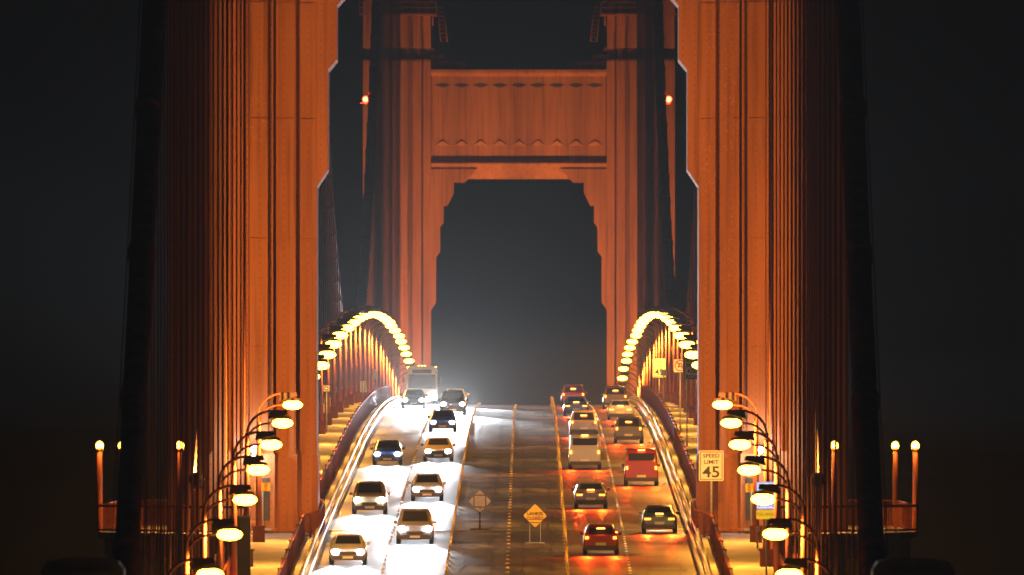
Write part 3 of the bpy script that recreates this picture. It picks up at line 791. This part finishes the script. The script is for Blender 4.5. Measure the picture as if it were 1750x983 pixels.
def make_vehicle(kind, oncoming):
    mb, st, D = car_parts(kind, oncoming)
    t = thing('car', 'x', 'car', (0,0,0)); t['t'] = kind
    body = mb.build('body', PAINT['grey'], t)
    hl = D['L']/2
    def topquad(a, b, name, lo, hi):
        A, B = st[a], st[b]
        def P(u, sx):
            w = (A[3]+(B[3]-A[3])*u)*.86; y = A[0]+(B[0]-A[0])*u; z = A[4]+(B[4]-A[4])*u
            return Vector((sx*w, y, z))
        nrm = Vector((0, -(B[4]-A[4]), (B[0]-A[0]))).normalized()*.02
        MB().face([P(lo,-1)+nrm, P(lo,1)+nrm, P(hi,1)+nrm, P(hi,-1)+nrm]).build(name, M['glass'], t, fix=False)
    if kind == 'van': topquad(0, 1, 'rear_window', .25, .85)
    else: topquad(D['rear'][0], D['rear'][1], 'rear_window', .1, .92)
    topquad(D['front'][0], D['front'][1], 'windshield', .06, .92)
    for sx in (-1, 1):
        g = MB()
        for k in range(D['side'][0], D['side'][1]):
            A, B = st[k], st[k+1]
            def Q(S_, u):
                xb, zb_ = S_[1]*.97, S_[2]; xr, zr_ = S_[3]+(S_[1]*.97-S_[3])*.12, S_[4]-(S_[4]-S_[2])*.12
                return Vector((sx*(xb+(xr-xb)*u+.015), S_[0], zb_+(zr_-zb_)*u))
            g.face([Q(A,.1), Q(B,.1), Q(B,.95), Q(A,.95)])
        g.build('side_window', M['glass'], t, fix=False)
        MB().box(sx*(st[5][1]-.02), sx*(st[5][1]+.16), st[5][0]+.35, st[5][0]+.47, st[5][2]+.0, st[5][2]+.14).build('wing_mirror', PAINT['grey'], t)
    w = st[3][1]
    for sx in (-1, 1):
        for wy in (-hl+.85, hl-.85):
            o = link('wheel', wheel_me, t, (sx*(w-.1), wy, .33)); link('rim', rim_me, o)
    tx, tz, tw, thh = D['tail']; hx_, hz = D['head']
    for sx in (-1, 1):
        MB().box(sx*tx-tw, sx*tx+tw, -hl-.05, -hl+.18, tz-thh/2, tz+thh/2).build('taillight', M['taillens'], t)
        MB().ellipsoid((sx*hx_, hl-.04, hz), .17, .10, .13, 10, 6).build('headlight', M['headlens'] if oncoming else M['rim'], t)
        if oncoming:
            lamp('headlight_beam', 'SPOT', P_HEAD, COOL, t, (sx*hx_, hl+.09, hz), rot=(math.radians(90-3.2), 0, 0), size=.09, cone=13, blend=1.0)
            bpy.data.objects  # beam points along +Y of the car
        else:
            lamp('taillight_glow', 'AREA', P_TAIL, (1.0, .045, .004), t, (sx*tx, -hl-.07, tz), rot=(math.radians(-90), 0, 0), size=.2).data.spread = math.radians(80)
    if not oncoming:
        MB().box(-.2,.2,-hl-.03,-hl+.05,st[1][4]+.32 if kind in ('suv','hatchback') else st[1][4]+.05, (st[1][4]+.32 if kind in ('suv','hatchback') else st[1][4]+.05)+.05).build('brake_light', M['brakelens'], t)
        lamp('headlight_beam', 'SPOT', 1500, (1,.95,.85), t, (0, hl+.1, hz), rot=(math.radians(88), 0, 0), size=.12, cone=60, blend=1.0)
    MB().box(-.26,.26,-hl-.04,-hl+.02,.5,.64).build('licence_plate', M['plate'], t)
    MB().box(-.42,.42,hl-.08,hl+.035,.50,.66).build('grille', M['dark'], t); MB().box(-.26,.26,hl+.03,hl+.05,.33,.45).build('licence_plate', M['plate'], t)
    MB().box(-w+.08,w-.08,-hl-.03,-hl+.1,.28,.5).build('bumper', M['dark'], t); MB().box(-w+.1,w-.1,hl-.15,hl+.03,.28,.48).build('bumper', M['dark'], t)
    return t
def repaint(t, p):
    for ch in t.children:
        if ch.type == 'MESH' and ch.name.split('.')[0] in ('body', 'wing_mirror'):
            key = (ch.data.name, p)
            if key not in PROTO:
                me = ch.data.copy(); me.materials.clear(); me.materials.append(PAINT[p]); PROTO[key] = me
            ch.data = PROTO[key]
used = {}
def vehicle(kind, paint, x, y, oncoming, label):
    k = (kind, oncoming)
    if k not in used: base = make_vehicle(kind, oncoming); used[k] = base; t = base
    else:
        t = copy_tree(used[k])
    repaint(t, paint)
    t.location = (x, y, roadz(y)+.004)
    sl_ = slope(y)
    t.rotation_euler = (sl_, 0, 0) if not oncoming else (-sl_, 0, math.pi)
    t['label'] = label; t['category'] = {'sedan':'car','suv':'car','hatchback':'car','van':'van'}[kind]
    if oncoming and y > 1500:                    # main beams on
        for ch in t.children:
            if ch.type == 'LIGHT': ch.data = ch.data.copy(); ch.data.energy *= 20; ch.rotation_euler[0] = math.radians(88.6)
    if 't' in t: del t['t']
    t['group'] = 'oncoming cars with headlights on' if oncoming else 'cars driving away with tail lights on'
    if kind == 'van': t.name = 'van'
    elif kind == 'suv': t.name = 'suv'
    elif kind == 'hatchback': t.name = 'hatchback'
    else: t.name = 'sedan'
cyc_k = ['sedan','suv','hatchback','sedan','van','suv']; cyc_c = ['silver','black','white','grey','blue','silver','red','gold','white','green']
lanes = [(-7.7, True, 'outer lane of oncoming traffic', [1038,1146,1288,1612]),
         (-4.6, True, 'inner lane of oncoming traffic', [1078,1180,1300,1420,1535,1630]),
         (4.6, False, 'inner lane of departing traffic', [1056,1160,1275,1395,1520,1640]),
         (7.7, False, 'outer lane of departing traffic', [1100,1225,1365,1490,1600])]
n_ = 0
for (x, onc, lane, yy) in lanes:
    for k, y in enumerate(yy):
        kd = cyc_k[(n_*7+k) % 6]; pc = cyc_c[(n_*3+k*7) % 10]
        if not onc and x < 6 and y == 1640: kd, pc = 'suv', 'red'
        if onc and kd == 'van': kd = 'sedan'
        vehicle(kd, pc, x+R.uniform(-.2,.2), y, onc, '%s %s, %s from the bottom in the %s' % (pc, {'suv':'sport utility car'}.get(kd, kd), ORD[k], lane))
    n_ += 1

# the bus coming over the crest
def bus(x, y):
    t = thing('bus', 'large bus with amber roof markers coming over the crest in the left lanes', 'bus', (x, y, roadz(y)))
    t.rotation_euler = (-slope(y), 0, math.pi)
    hl = 6.0
    pr = [(-1.26,.35),(1.26,.35),(1.27,1.2),(1.25,2.9),(1.1,3.12),(.7,3.2),(-.7,3.2),(-1.1,3.12),(-1.25,2.9),(-1.27,1.2)]
    MB().prism(pr, -hl, hl).build('body', PAINT['white'], t)
    MB().prism([(-1.14,1.35),(1.14,1.35),(1.1,2.5),(-1.1,2.5)], hl, hl+.03).build('windshield', M['glass'], t)
    MB().box(-.8,.8,hl+.002,hl+.04,2.6,2.9).build('destination_panel', M['dark'], t)
    for sx in (-1, 1):
        for k in range(6): MB().box(sx*1.262, sx*1.285, -5.4+1.8*k, -3.85+1.8*k, 1.45, 2.55).build('side_window', M['glass'], t)
        MB().tube([(sx*1.15,hl,2.7),(sx*1.45,hl+.35,2.6),(sx*1.5,hl+.35,2.2)], .03, 5).box(sx*1.4,sx*1.6,hl+.3,hl+.38,1.85,2.25).build('wing_mirror', M['dark'], t)
        for wy in (-3.6, 4.0):
            o = link('wheel', wheel_me, t, (sx*1.12, wy, .46)); o.scale = (1.3,1.4,1.4); link('rim', rim_me, o)
        MB().ellipsoid((sx*.95, hl+.0, .75), .14, .09, .11, 10, 6).build('headlight', M['headlens'], t)
        lamp('headlight_beam', 'SPOT', P_HEAD*17, COOL, t, (sx*.95, hl+.12, .75), rot=(math.radians(89.4), 0, 0), size=.1, cone=13, blend=1)
    for xx in (-1.15,-.25,0,.25,1.15): MB().ellipsoid((xx, hl-.05, 3.22 if abs(xx) < 1 else 3.12), .09, .08, .05, 8, 4).build('roof_marker', M['amber'], t)
bus(-7.7, 1745)

# ------------------------------------------------------------------ side trusses and floor beams under the deck
for s in (-1, 1):
    side = 'left' if s < 0 else 'right'
    t = thing('stiffening_truss', 'deep orange steel truss below the %s edge of the deck' % side, 'truss', (s*13.7, 560, 0))
    ch = MB()
    for dz in (-.75, -7.4):
        pts = [(0, y-560, roadz(y)+dz) for y in range(760, 2720, 15)]
        ch.tube(pts, .35, 4, smooth=False)
    ch.build('chord', M['steel'], t)
    web = MB(); y = 760; k = 0
    while y < 2700:
        web.tube([(0,y-560,roadz(y)-7.3),(0,y-560,roadz(y)-.8)], .15, 4, smooth=False)
        a, b = (-7.3, -.8) if k % 2 else (-.8, -7.3)
        web.tube([(0,y-560,roadz(y)+a),(0,y+7.62-560,roadz(y+7.62)+b)], .14, 4, smooth=False)
        y += 7.62; k += 1
    o = web.build('web_member', M['steel'], t, fix=False); o['kind'] = 'stuff'

# ------------------------------------------------------------------ haze
hz = MB().box(-2700, 2700, -500, 6300, -76.5, 152)
hm = bpy.data.materials.new('haze'); hm.use_nodes = True; nt = hm.node_tree
for nd in list(nt.nodes):
    if nd.type != 'OUTPUT_MATERIAL': nt.nodes.remove(nd)
pv = nt.nodes.new('ShaderNodeVolumePrincipled'); pv.inputs['Color'].default_value = (.92, .94, .96, 1)
pv.inputs['Density'].default_value = HAZE_DENSITY; pv.inputs['Anisotropy'].default_value = HAZE_G
nt.links.new(pv.outputs['Volume'], [n for n in nt.nodes if n.type == 'OUTPUT_MATERIAL'][0].inputs['Volume'])
o = hz.build('haze', hm); o['kind'] = 'stuff'
